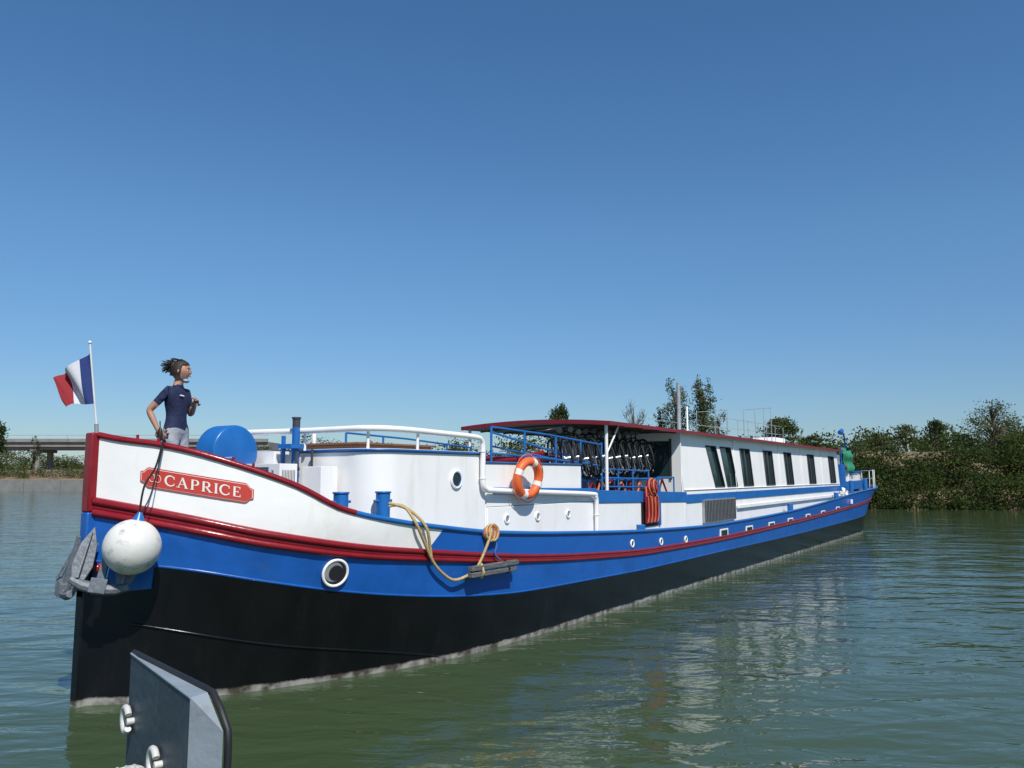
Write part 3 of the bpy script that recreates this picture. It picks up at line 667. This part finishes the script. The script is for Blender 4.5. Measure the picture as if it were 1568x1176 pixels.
def person(name,loc,heading,shirt,pants,shoe,armR,armL,bun=True,headyaw=0,hat=False):
    E=empty(name,loc,heading)
    V=[(0,0,.90),(0,0,1.02),(0,0,1.15),(.0,0,1.27),(0,0,1.365),(.008,0,1.43),(.02,0,1.49)]
    Rr=[.135,.112,.118,.125,.078,.050,.048];Ed=[(0,1),(1,2),(2,3),(3,4),(4,5),(5,6)]
    for sg,arm in ((-1,armR),(1,armL)):
        b=len(V);el,wr,ha=arm
        sh=Vector((0,.145*sg,1.335));el=Vector(el);wr=Vector(wr);ha=Vector(ha)
        V+=[tuple(sh),tuple(sh.lerp(el,.5)),tuple(el),tuple(el.lerp(wr,.4)),tuple(wr),tuple(ha)];Rr+=[.058,.047,.038,.036,.025,.030]
        Ed+=[(3,b),(b,b+1),(b+1,b+2),(b+2,b+3),(b+3,b+4),(b+4,b+5)]
    for sg in (-1,1):
        b=len(V);V+=[(0,.085*sg,.84),(.02,.09*sg,.66),(.025,.095*sg,.47),(.0,.1*sg,.3),(-.01,.1*sg,.09),(.04,.105*sg,.045),(.14,.115*sg,.035)]
        Rr+=[.098,.08,.058,.055,.04,.042,.035];Ed+=[(0,b)]+[(b+i,b+i+1) for i in range(6)]
    me=skin_obj(V,Ed,Rr,0)
    for v in me.vertices:
        x,y,z=v.co
        if .8<z<1.42 and abs(y)<.2: v.co.x*=.84;v.co.y*=1.10
    for m in (SKIN,shirt,pants,shoe): me.materials.append(m)
    for p in me.polygons:
        c=p.center;k=0
        if c.z<.075: k=3
        elif c.z<.93 and abs(c.y)<.20 and min((c-Vector(armR[1])).length,(c-Vector(armR[2])).length)>.075: k=2
        else:
            shR=Vector((0,-.145,1.335));shL=Vector((0,.145,1.335))
            onarm=False
            for sh,arm in ((shR,armR),(shL,armL)):
                a,b2,c2=Vector(arm[0]),Vector(arm[1]),Vector(arm[2])
                def dist(p0,p1):
                    t=max(0,min(1,(c-p0).dot(p1-p0)/(p1-p0).length_squared));return (c-(p0+(p1-p0)*t)).length,t
                d1,t1=dist(sh,a);d2,_=dist(a,b2);d3,_=dist(b2,c2)
                if d2<.048 or d3<.055 or (d1<.066 and t1>.66): onarm=True
            k=0 if onarm or c.z>1.405 else 1
        p.material_index=k;p.use_smooth=True
    body=bpy.data.objects.new("body",me);COL.objects.link(body);body.parent=E
    for sg,arm,nm in ((-1,armR,"hand_right"),(1,armL,"hand_left")):
        wr=Vector(arm[1]);ha=Vector(arm[2]);d=(ha-wr).normalized();side=d.cross(Vector((0,1,0)));side=side.normalized() if side.length>.1 else Vector((1,0,0))
        nrm=side.cross(d).normalized()*(-sg)
        mb=MB()
        for k,(o2,ln) in enumerate([(-.027,.062),(-.009,.075),(.009,.07),(.026,.056)]):
            a=ha+side*o2+d*.005;b=a+d*ln*.45+nrm*.006;c=b+d*ln*.3+nrm*.016;e=c+d*ln*.1+nrm*.02
            mb.tube(smooth_path([a-d*.03,a,b,c,e],4),[.0095]*16+[.006],SKIN,8)
        a=wr.lerp(ha,.4)+side*-.028;mb.tube(smooth_path([a,a+side*-.02+d*.025,a+side*-.028+d*.055+nrm*.01],4),[.011]*8+[.007],SKIN,8)
        mb.build(nm,E,angle=80)
    H=empty("head",(.035,0,1.555));H.parent=E;H.rotation_euler=(0,0,headyaw);H.scale=(1.08,1.12,1.04)
    mb=MB();o=len(mb.v);seg,rg=32,24
    for i in range(rg+1):
        th=math.pi*i/rg
        for k in range(seg):
            a=2*math.pi*k/seg;x=math.sin(th)*math.cos(a);y=math.sin(th)*math.sin(a);z=math.cos(th)
            px,py,pz=.092*x,.073*y,.112*z
            if z<0: px*=1-.12*(-z);py*=1-.30*(-z)**1.2
            if x>0:
                px*=.95
                g=math.exp(-((y/.14)**2+((z+.12)/.20)**2));px+=.020*g
                px+=.010*math.exp(-((y/.3)**2+((z+.80)/.15)**2))
                px-=.008*(math.exp(-(((abs(y)-.38)/.16)**2+((z-.08)/.13)**2)))
            mb.v.append((px,py,pz))
    for i in range(rg):
        for k in range(seg):
            l=(k+1)%seg;mb.face([o+i*seg+k,o+(i+1)*seg+k,o+(i+1)*seg+l,o+i*seg+l],SKIN)
    mb.build("face",H,angle=80)
    mb=MB()
    for sg in (1,-1):
        mb.sphere((.070,.028*sg,.008),(.011,.014,.007),EYEW,12,8);mb.sphere((.0785,.029*sg,.008),(.004,.006,.006),EYEB,10,6)
        mb.tube([(.082,.014*sg,.028),(.082,.03*sg,.032),(.073,.044*sg,.027)],.003,HAIR,5)
        mb.sphere((-.005,.074*sg,-.005),(.017,.009,.028),SKIN,12,8)
    mb.tube([(.083,-.02,-.052),(.089,0,-.05),(.083,.02,-.052)],.005,LIP,6)
    mb.build("features",H,angle=80)
    if bun:
        mb=MB();mb.sphere((.050,0,-.100),(.030,.044,.022),MASK,18,12);mb.tube([(.045,-.045,-.095),(.02,-.072,-.05),(0,-.08,.0)],.002,MASK,5);mb.build("face_mask",H,angle=80)
    mb=MB()
    o=len(mb.v)
    for i in range(17):
        th=math.pi*.62*i/16
        for k in range(seg):
            a=2*math.pi*k/seg;x=math.sin(th)*math.cos(a);y=math.sin(th)*math.sin(a);z=math.cos(th)
            q=1.09+.03*math.sin(a*9+i)
            px,py,pz=.092*x*q,.073*y*q*1.04,.112*z*q
            if px>.030 and pz<.065: pz=.065+(.065-pz)*.02;px=min(px,.074);py*=.9
            mb.v.append((px-.006,py,pz))
    for i in range(16):
        for k in range(seg):
            l=(k+1)%seg;mb.face([o+i*seg+k,o+(i+1)*seg+k,o+(i+1)*seg+l,o+i*seg+l],HAIR)
    if bun:
        mb.sphere((-.078,0,.055),(.055,.052,.052),HAIR,16,10)
        for k in range(170):
            a=random.uniform(0,6.28);e=random.uniform(-.8,1);l=random.uniform(.02,.055)
            d=Vector((-.75+.75*math.cos(a),.8*math.sin(a),e)).normalized();p0=Vector((-.080,0,.055))+d*.045
            sd=Vector((random.uniform(-1,1),random.uniform(-1,1),random.uniform(-1,1)))*.015
            mb.tube(smooth_path([p0,p0+d*l*.6+sd,p0+d*l+sd*1.8+Vector((-.01,0,-.012))],4),[.0035]*8+[.001],HAIR,4)
        for k in range(40):
            a=random.uniform(0,6.28);p0=Vector((.03*math.cos(a)-.01,.05*math.sin(a),.112));d=Vector((-.8,.2*math.sin(a),random.uniform(.0,.5)))
            mb.tube(smooth_path([p0,p0+d*.02+Vector((0,0,.008)),p0+d*.05],3),[.003]*6+[.001],HAIR,4)
    mb.build("hair",H,angle=80)
    return E
SH=pm("navy_tshirt",(.010,.018,.060),.85,.15,12,.016,14);PT=pm("grey_trousers",(.34,.35,.38),.85,.1,12,.016,14);SHOE=pm("shoe",(.1,.1,.1),.6)
wpos=Wd(.93,-.10,1.705)
woman=person("woman",wpos,R(-12),SH,PT,SHOE,
   ((-.17,-.23,1.12),(-.07,-.22,.93),(-.03,-.20,.86)),((.03,.20,1.10),(.17,.10,1.19),(.20,.05,1.235)),headyaw=R(18))
mb=MB();mb.sphere((-.02,-.235,.86),(.03,.025,.075),RUB,14,10);mb.tube([(-.02,-.235,.92),(-.03,-.23,1.0),(-.05,-.2,.97)],.006,RUB,6)
mb.build("radio_pouch",woman,angle=80)
mb=MB()
for k in range(7):
    mb.sphere((.088,-.075+.010*k,1.285+.004*math.sin(k*2)),(.010,.004,.004+.003*(k%2)),SIGNW,8,6)
mb.build("shirt_print",woman)
PT2=pm("dark_trousers",(.03,.03,.04),.8);SH2=pm("dark_shirt",(.03,.03,.035),.8)
person("man",Wd(27.4,.1,1.62),R(200),SH2,PT2,SHOE,((-.02,-.22,1.08),(.02,-.24,.84),(.03,-.24,.76)),((-.02,.22,1.08),(.02,.24,.84),(.03,.24,.76)),bun=False)
# ---------------------------------------------------------------- mooring post in the foreground
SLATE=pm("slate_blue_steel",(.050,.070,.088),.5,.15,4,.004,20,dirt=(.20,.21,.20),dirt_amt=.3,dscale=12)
LITSTEEL=pm("sunlit_grey_steel",(.24,.28,.31),.5,.12,6,.003,25,dirt=(.15,.13,.1),dirt_amt=.5,dscale=10)  # paler copy of the slate steel: sunlight on the sunward faces put into colour
A=Vector((-1.42,3.09,1.48));B=Vector((-.965,2.50,1.478));C2=Vector((-.852,2.47,1.389));C3=Vector((-.932,2.55,1.480))
dol=empty("mooring_post",(0,0,0))
mb=MB()
def col(p,z=-.4): return Vector((p.x,p.y,z))
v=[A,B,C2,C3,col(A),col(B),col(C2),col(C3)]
mb.add(v,[(0,1,5,4)],SLATE);mb.add(v,[(1,2,6,5)],LITSTEEL);mb.add(v,[(2,3,7,6),(3,0,4,7)],SLATE);mb.add(v,[(0,3,1),(1,3,2)],LITSTEEL)
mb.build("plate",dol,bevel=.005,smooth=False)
mb=MB()
off=Vector((.008,.008,.002))
mb.tube([A+off,A.lerp(C3,.5)+off,A.lerp(C3,.92)+off,C3+off+Vector((.008,-.005,-.004)),C3.lerp(C2,.5)+off+Vector((.006,0,.002)),C2+off+Vector((.003,0,.0)),C2+off+Vector((.006,0,-.04)),col(C2,-.3)+off],.011,RUB,8)
mb.tube([A,B,],.004,LITSTEEL,6)
mb.build("rubber_edge",dol,angle=60)
fn=(B-A).cross(Vector((0,0,-1))).normalized()
if fn.y>0: fn=-fn
mb=MB();al=(B-A).normalized();HK=pm("hook_white",(.55,.55,.52),.5,.1,20,dirt=(.2,.12,.08),dirt_amt=.6,dscale=20)
for f,z in [(.08,1.26),(.60,1.215)]:
    c=A+al*((B-A).length*f)+fn*.02;c.z=z
    mb.ring(c,fn,.042,.012,HK,16,8,a0=R(35),a1=R(325),up=al)
    mb.tube([c+al*.03-fn*.02,c+al*.03+fn*.005],.012,HK,8)
mb.build("hooks",dol,angle=60)
mb=MB()
cp=smooth_path([Vector((-1.62,2.75,1.02)),Vector((-1.45,2.8,1.10)),Vector((-1.30,2.86,1.14)),Vector((-1.26,2.88,1.12))],8)
mb.tube(cp,.020,ROPEG,8);
for i,p in enumerate(cp[::2]): mb.ring(p,(cp[1]-cp[0]) if i%2 else (cp[2]-cp[0])+Vector((0,.02,.01)),.018,.008,ROPEG,10,5)
mb.build("grey_rope")
# ---------------------------------------------------------------- water
wm=bpy.data.materials.new("river_water");wm.use_nodes=True;nt=wm.node_tree;N=nt.nodes;L=nt.links;b=N["Principled BSDF"]
tcn=N.new("ShaderNodeTexCoord")
def nz(scale,sx,sy,rot,detail,rough=.5,dist=0.):
    mp=N.new("ShaderNodeMapping");mp.inputs["Scale"].default_value=(sx,sy,1);mp.inputs["Rotation"].default_value=(0,0,R(rot));L.new(tcn.outputs["Object"],mp.inputs[0])
    n=N.new("ShaderNodeTexNoise");n.inputs["Scale"].default_value=scale;n.inputs["Detail"].default_value=detail;n.inputs["Roughness"].default_value=rough;n.inputs["Distortion"].default_value=dist
    L.new(mp.outputs[0],n.inputs["Vector"]);return n.outputs[0]
a=nz(.7,.5,1,20,2,.5,.6);c=nz(2.6,.5,1,8,3,.5,.5);d=nz(9,.6,1,-12,2,.5)
def bump(h,dist,prev=None):
    bp=N.new("ShaderNodeBump");bp.inputs["Strength"].default_value=1;bp.inputs["Distance"].default_value=dist;L.new(h,bp.inputs["Height"])
    if prev: L.new(prev,bp.inputs["Normal"])
    return bp.outputs[0]
nn=bump(a,.075);nn=bump(c,.028,nn);nn=bump(d,.0045,nn);L.new(nn,b.inputs["Normal"])
cn=nz(.12,1,1,0,3);cr=N.new("ShaderNodeValToRGB");cr.color_ramp.elements[0].color=(.040,.064,.028,1);cr.color_ramp.elements[1].color=(.056,.084,.038,1);L.new(cn,cr.inputs[0]);L.new(cr.outputs[0],b.inputs["Base Color"])
b.inputs["Roughness"].default_value=.04;b.inputs["IOR"].default_value=1.333
mb=MB();mb.add([(-1500,-300,0),(1500,-300,0),(1500,1800,0),(-1500,1800,0)],[(0,1,2,3)],wm);mb.build("river_water",smooth=False)
# ---------------------------------------------------------------- terrain
bankf=pch([(-1500,170),(-200,140),(-70,111),(-20,90),(5,68),(23,53),(35,50),(60,47),(120,42),(1500,20)])
lt=pch([(-1500,0),(-60,0),(-10,.6),(10,1),(1500,1)])
hr=pch([(-30,-2),(-1,-1.2),(0,-.2),(.5,.25),(2,1.0),(6,2.0),(10,3.0),(15,4.0),(60,4.6),(1500,5)])
hl=pch([(-30,-2),(-1,-1.5),(.2,-1.2),(.5,1.5),(2,1.55),(8,1.9),(20,2.6),(60,3.2),(1500,4)])
def gh(x,y):
    d=y-bankf(x);f=lt(x);n=.12*math.sin(x*.7+y*.3)+.1*math.sin(x*.23-y*.51) if d>1 else 0
    return hr(d)*f+hl(d)*(1-f)+n
xs=[-1500,-900,-500,-300]+list(np.arange(-220,140,3.))+[150,200,300,500,900,1500]
dl=[-30,-5,-1,0,.2,.5,1,1.5,2,3,4.5,6,8,10,12,15,18,22,27,35,45,60,90,150,300,700,1500]
GR=pm("dry_grass_ground",(.19,.135,.075),.95,.35,.5,.1,2,dirt=(.06,.075,.028),dirt_amt=.85,dscale=.35)
mb=MB()
for x in xs:
    for d in dl: y=bankf(x)+d;mb.v.append((x,y,gh(x,y)))
n=len(dl)
for i in range(len(xs)-1):
    for j in range(n-1): mb.face([i*n+j,(i+1)*n+j,(i+1)*n+j+1,i*n+j+1],GR)
mb.build("ground_terrain",angle=80)
CONC=pm("concrete",(.22,.215,.20),.9,.15,.6,.02,6,dirt=(.10,.10,.09),dirt_amt=.7,dscale=.5)
mb=MB()
xq=list(np.arange(-240,-52,6))
for x0,x1 in zip(xq[:-1],xq[1:]):
    y0,y1=bankf(x0)-.3,bankf(x1)-.3
    mb.add([(x0,y0,-1),(x1-.06,y1,-1),(x1-.06,y1,1.52),(x0,y0,1.52),(x0,y0+1.1,1.52),(x1-.06,y1+1.1,1.52),(x0,y0+1.1,-1),(x1-.06,y1+1.1,-1)],[(0,1,2,3),(3,2,5,4),(0,3,4,6),(1,2,5,7)],CONC)
mb.build("quay_wall",smooth=False)
mb=MB()
for i in range(14):
    x0=-300+i*17
    mb.box((x0,205,9.4),(x0+16.95,215,10.6),CONC);mb.box((x0,204.4,10.6),(x0+16.95,204.8,11.4),CONC);mb.box((x0,206,8.7),(x0+16.95,214,9.4),CONC)
    for y in (207,213): mb.tube([(x0+8,y,0),(x0+8,y,8.7)],.8,CONC,12)
    mb.box((x0+7,205.5,8.0),(x0+9,214.5,8.7),CONC)
    mb.tube([(x0,204.5,11.4),(x0,204.5,12.3)],.05,GREYM,5);mb.tube([(x0+8,204.5,11.4),(x0+8,204.5,12.3)],.05,GREYM,5)
    mb.box((x0,204.5,12.25),(x0+17,204.6,12.35),GREYM)
mb.build("road_bridge",smooth=False)
# ---------------------------------------------------------------- foliage
def leafmat(name,c0,c1,trans=.35):
    m=bpy.data.materials.new(name);m.use_nodes=True;nt=m.node_tree;N=nt.nodes;L=nt.links
    for n in list(N): N.remove(n)
    out=N.new("ShaderNodeOutputMaterial");at=N.new("ShaderNodeAttribute");at.attribute_name="tint"
    r=N.new("ShaderNodeValToRGB");r.color_ramp.elements[0].color=list(c0)+[1];r.color_ramp.elements[1].color=list(c1)+[1]
    L.new(at.outputs["Fac"],r.inputs[0])
    d=N.new("ShaderNodeBsdfDiffuse");t=N.new("ShaderNodeBsdfTranslucent");mx=N.new("ShaderNodeMixShader");mx.inputs[0].default_value=trans
    L.new(r.outputs[0],d.inputs[0]);L.new(r.outputs[0],t.inputs[0]);L.new(d.outputs[0],mx.inputs[1]);L.new(t.outputs[0],mx.inputs[2]);L.new(mx.outputs[0],out.inputs[0])
    return m
LG=leafmat("leaf_green",(.030,.050,.014),(.11,.14,.04));LY=leafmat("leaf_willow",(.065,.085,.035),(.18,.20,.09));LD=leafmat("leaf_dark",(.020,.036,.012),(.07,.095,.028));LO=leafmat("leaf_olive",(.08,.08,.045),(.20,.18,.10))
BARK=pm("bark",(.10,.075,.055),.9,.3,10)
def foliage(name,clumps,dens,size,mats,trunk=None,shell=.45):
    Vs=[];T=[];MI=[]
    for c in clumps:
        cx,cy,cz,rx,ry,rz=c[:6];n=int(dens*(rx*ry+rx*rz+ry*rz)/3)+6
        d=rng.normal(size=(n,3));d/=np.linalg.norm(d,axis=1)[:,None]
        rad=shell+(1.15-shell)*rng.random(n)**.8
        lump=1+.25*np.sin(d[:,0]*5+cx)+.22*np.sin(d[:,2]*6+cy)+.18*np.sin(d[:,1]*9+cz)
        p=np.array([cx,cy,cz])+d*(rad*lump)[:,None]*np.array([rx,ry,rz])
        a=rng.normal(size=(n,3));a/=np.linalg.norm(a,axis=1)[:,None]
        b=np.cross(a,rng.normal(size=(n,3)));b/=np.linalg.norm(b,axis=1)[:,None]
        s=size*(.5+.8*rng.random(n))[:,None]
        q=np.stack([p-a*s,p+b*s*.5,p+a*s,p-b*s*.5],1)
        Vs.append(q);T.append(np.clip(.5+rng.normal(0,.16)+rng.normal(0,.2,n),0,1));MI.append(np.full(n,rng.integers(0,len(mats))))
    Q=np.concatenate(Vs);T=np.concatenate(T);MI=np.concatenate(MI);n=len(Q)
    mbt=MB()
    if trunk: trunk(mbt)
    v0=np.array(mbt.v).reshape(-1,3);nv0=len(v0)
    verts=np.concatenate([v0,Q.reshape(-1,3)]) if nv0 else Q.reshape(-1,3)
    faces=[tuple(f) for f in mbt.f]+[tuple(r) for r in (np.arange(4*n).reshape(-1,4)+nv0).tolist()]
    me=bpy.data.meshes.new(name);me.from_pydata(verts.tolist(),[],faces)
    for m in mats: me.materials.append(m)
    me.materials.append(BARK);k=len(mats)
    me.polygons.foreach_set("material_index",[k]*len(mbt.f)+MI.tolist())
    at=me.attributes.new("tint",'FLOAT','FACE');at.data.foreach_set("value",[.5]*len(mbt.f)+T.tolist())
    ob=bpy.data.objects.new(name,me);COL.objects.link(ob);return ob
def tree(name,px,ytop,dist,wpx,mats,dens=95,size=.2,style='round',n=16):
    X=(px-784)/1230*dist;Y=dist;zt=2.14+(727-ytop)/1230*dist*1.0;g=gh(X,Y);h=zt-g;w=wpx/1230*dist/2
    dens*=2.6;size*=.62
    cl=[]
    for i in range(n):
        if style=='poplar':
            f=.12+.88*i/n;rr=w*(.35+.65*math.sin(math.pi*min(1,f*.9+.08)))
            cl.append((X+random.uniform(-.6,.6)*w,Y+random.uniform(-.6,.6)*w,g+h*f*.97,rr*.40,rr*.40,h*.07*random.uniform(.8,1.6)))
        else:
            a=random.uniform(0,6.28);e=random.uniform(0,1);q=math.sqrt(random.random())*.75
            z=g+h*(.25+.65*e);rr=w*(math.sin(math.pi*(.2+.72*e)))
            cl.append((X+math.cos(a)*rr*q,Y+math.sin(a)*rr*q,z,w*random.uniform(.18,.36),w*random.uniform(.18,.36),h*random.uniform(.05,.12)))
    def tr(mb):
        mb.tube([(X,Y,g-.3),(X+.05*w,Y,g+h*.4),(X,Y,g+h*.85)],[h*.03,h*.02,h*.006],BARK,7)
        for c in cl:
            zb=max(g+h*.12,c[2]-h*.22);mb.tube([(X,Y,zb),((X+c[0])/2,(Y+c[1])/2,(zb+c[2])/2+.03*h),c[:3]],[h*.011,h*.007,h*.003],BARK,4)
            if style=='bare':
                for _ in range(5):
                    d=Vector((random.gauss(0,.5),random.gauss(0,.5),1)).normalized()*h*.16;mb.tube([c[:3],Vector(c[:3])+d],[h*.003,h*.001],BARK,3)
    return foliage(name,cl,dens,size,mats,tr)
tree("poplar_tree",1036,582,86,46,[LG,LY],90,.2,'poplar',34)
tree("poplar_tree",1078,578,84,50,[LG,LY],95,.2,'poplar',36)
tree("poplar_tree",1012,622,88,40,[LG,LY],90,.2,'poplar',24)
tree("poplar_tree",1100,625,90,34,[LG,LY],80,.2,'poplar',20)
tree("bare_tree",970,610,95,56,[LO],6,.16,'bare',22)
tree("deciduous_tree",856,616,105,54,[LG,LD],110,.25,n=26)
tree("deciduous_tree",1195,638,80,78,[LG,LY],110,.22,n=34)
tree("deciduous_tree",1240,662,80,50,[LG,LD],110,.22,n=20)
tree("deciduous_tree",1385,648,72,66,[LY,LG],80,.18,n=34)
tree("deciduous_tree",1432,640,74,50,[LG,LD],110,.2,n=30)
tree("deciduous_tree",1345,660,80,60,[LG,LY],90,.2,n=26)
tree("willow_tree",1520,608,62,100,[LY,LG],50,.14,n=60)
tree("willow_tree",1475,662,64,60,[LY,LG],70,.15,n=32)
tree("willow_tree",1562,660,62,60,[LG,LD],90,.15,n=32)
tree("deciduous_tree",-6,632,125,46,[LG,LD],90,.3,n=20)
tree("deciduous_tree",55,666,125,16,[LD],90,.25,'poplar',14)
def bushes(name,x0,x1,dmin,dmax,hf,n,mats,dens,size,rs=(.7,1.6)):
    cl=[]
    for i in range(n):
        x=random.uniform(x0,x1);d=random.uniform(dmin,dmax);y=bankf(x)+d;g=gh(x,y);r=random.uniform(*rs);ht=hf(x,d)*random.uniform(.7,1.15)
        z=max(g,-.05)+max(.15,ht)*random.random()**.6
        cl.append((x,y,z,r,r,r*random.uniform(.6,1.)))
    return foliage(name,cl,dens,size,mats)
bushes("riverside_bushes",18,64,-.6,6,lambda x,d:1.1+.12*d+1.2*max(0,math.sin(x*.62)*math.sin(x*.23+1))+.4*math.sin(x*1.7)+.5*max(0,(x-28)/14),1000,[LG,LD,LD],260,.10,(.35,1.0))
bushes("waterside_shrubs",18,64,-1.3,.2,lambda x,d:.5,300,[LD],300,.09,(.25,.55))
bushes("far_bank_bushes",-40,20,-.3,6,lambda x,d:1.2,220,[LG,LD],60,.2)
bushes("quay_bushes",-104,-76,2,14,lambda x,d:2.6,190,[LY,LG,LG],150,.15,(.8,1.5))
bushes("quay_bushes",-76,-60,3,14,lambda x,d:.8,70,[LO,LG],150,.13,(.4,.9))
bushes("hillside_shrubs",16,75,7,24,lambda x,d:.5,260,[LO,LG,LD],140,.10,(.3,.9))
cl=[]
for i in range(1100):
    x=random.uniform(-360,190);y=max(bankf(x)+random.uniform(55,85),150 if x<0 else 105)+random.uniform(0,25)
    if x<-60: y=max(y,225+random.uniform(0,30))
    g=gh(x,y);ht=random.uniform(1,4.2)*(1.6 if x<-60 else 1.15 if x<10 else .95)*(1+.3*math.sin(x*.11)+.25*math.sin(x*.37))
    if x>20: g=min(g,4.6)
    r=random.uniform(1.0,2.4);cl.append((x,y,g+ht*random.random()**.5,r*1.2,r,r*.8))
foliage("distant_tree_line",cl,70,.26,[LG,LD,LD,LY])
# ---------------------------------------------------------------- sky, sun, camera
w=bpy.data.worlds.new("World");sc.world=w;w.use_nodes=True;nt=w.node_tree
bg=nt.nodes["Background"];sky=nt.nodes.new("ShaderNodeTexSky");sky.sky_type='NISHITA';sky.sun_disc=False
SE=R(50);sdir=Vector((.40,-.90,0)).normalized()
sky.sun_elevation=SE;sky.sun_rotation=math.atan2(sdir.x,sdir.y);sky.air_density=1.15;sky.dust_density=.1;sky.ozone_density=3.0;sky.altitude=0
# deepen the haze band near the horizon (a clear, dry-air sky)
tcw=nt.nodes.new("ShaderNodeTexCoord");sp=nt.nodes.new("ShaderNodeSeparateXYZ");nt.links.new(tcw.outputs["Generated"],sp.inputs[0])
cr=nt.nodes.new("ShaderNodeValToRGB");e=cr.color_ramp.elements
e[0].position=0.0;e[0].color=(.44,.57,.78,1);e[1].position=.55;e[1].color=(.44,.74,.96,1)
k=e.new(.12);k.color=(.47,.64,.84,1);k=e.new(.28);k.color=(.53,.76,.94,1)
nt.links.new(sp.outputs[2],cr.inputs[0])
mxw=nt.nodes.new("ShaderNodeMixRGB");mxw.blend_type='MULTIPLY';mxw.inputs[0].default_value=1
nt.links.new(sky.outputs[0],mxw.inputs[1]);nt.links.new(cr.outputs[0],mxw.inputs[2]);nt.links.new(mxw.outputs[0],bg.inputs[0]);bg.inputs[1].default_value=.115
sl=bpy.data.lights.new("sun",'SUN');sl.energy=4.9;sl.angle=R(.53);sl.color=(1,.955,.89)
so=bpy.data.objects.new("sun",sl);COL.objects.link(so)
dv=Vector((sdir.x*math.cos(SE),sdir.y*math.cos(SE),math.sin(SE)));so.rotation_euler=dv.to_track_quat('Z','Y').to_euler();so.location=(10,-20,30)
cd=bpy.data.cameras.new("camera");cd.sensor_width=36;cd.lens=36*1230/1568;cd.clip_start=.05;cd.clip_end=5000
co=bpy.data.objects.new("camera",cd);COL.objects.link(co);co.location=(0,0,2.14);co.rotation_euler=(R(90+6.49),0,0);sc.camera=co
sc.view_settings.view_transform='Standard';sc.view_settings.look='None';sc.view_settings.exposure=0
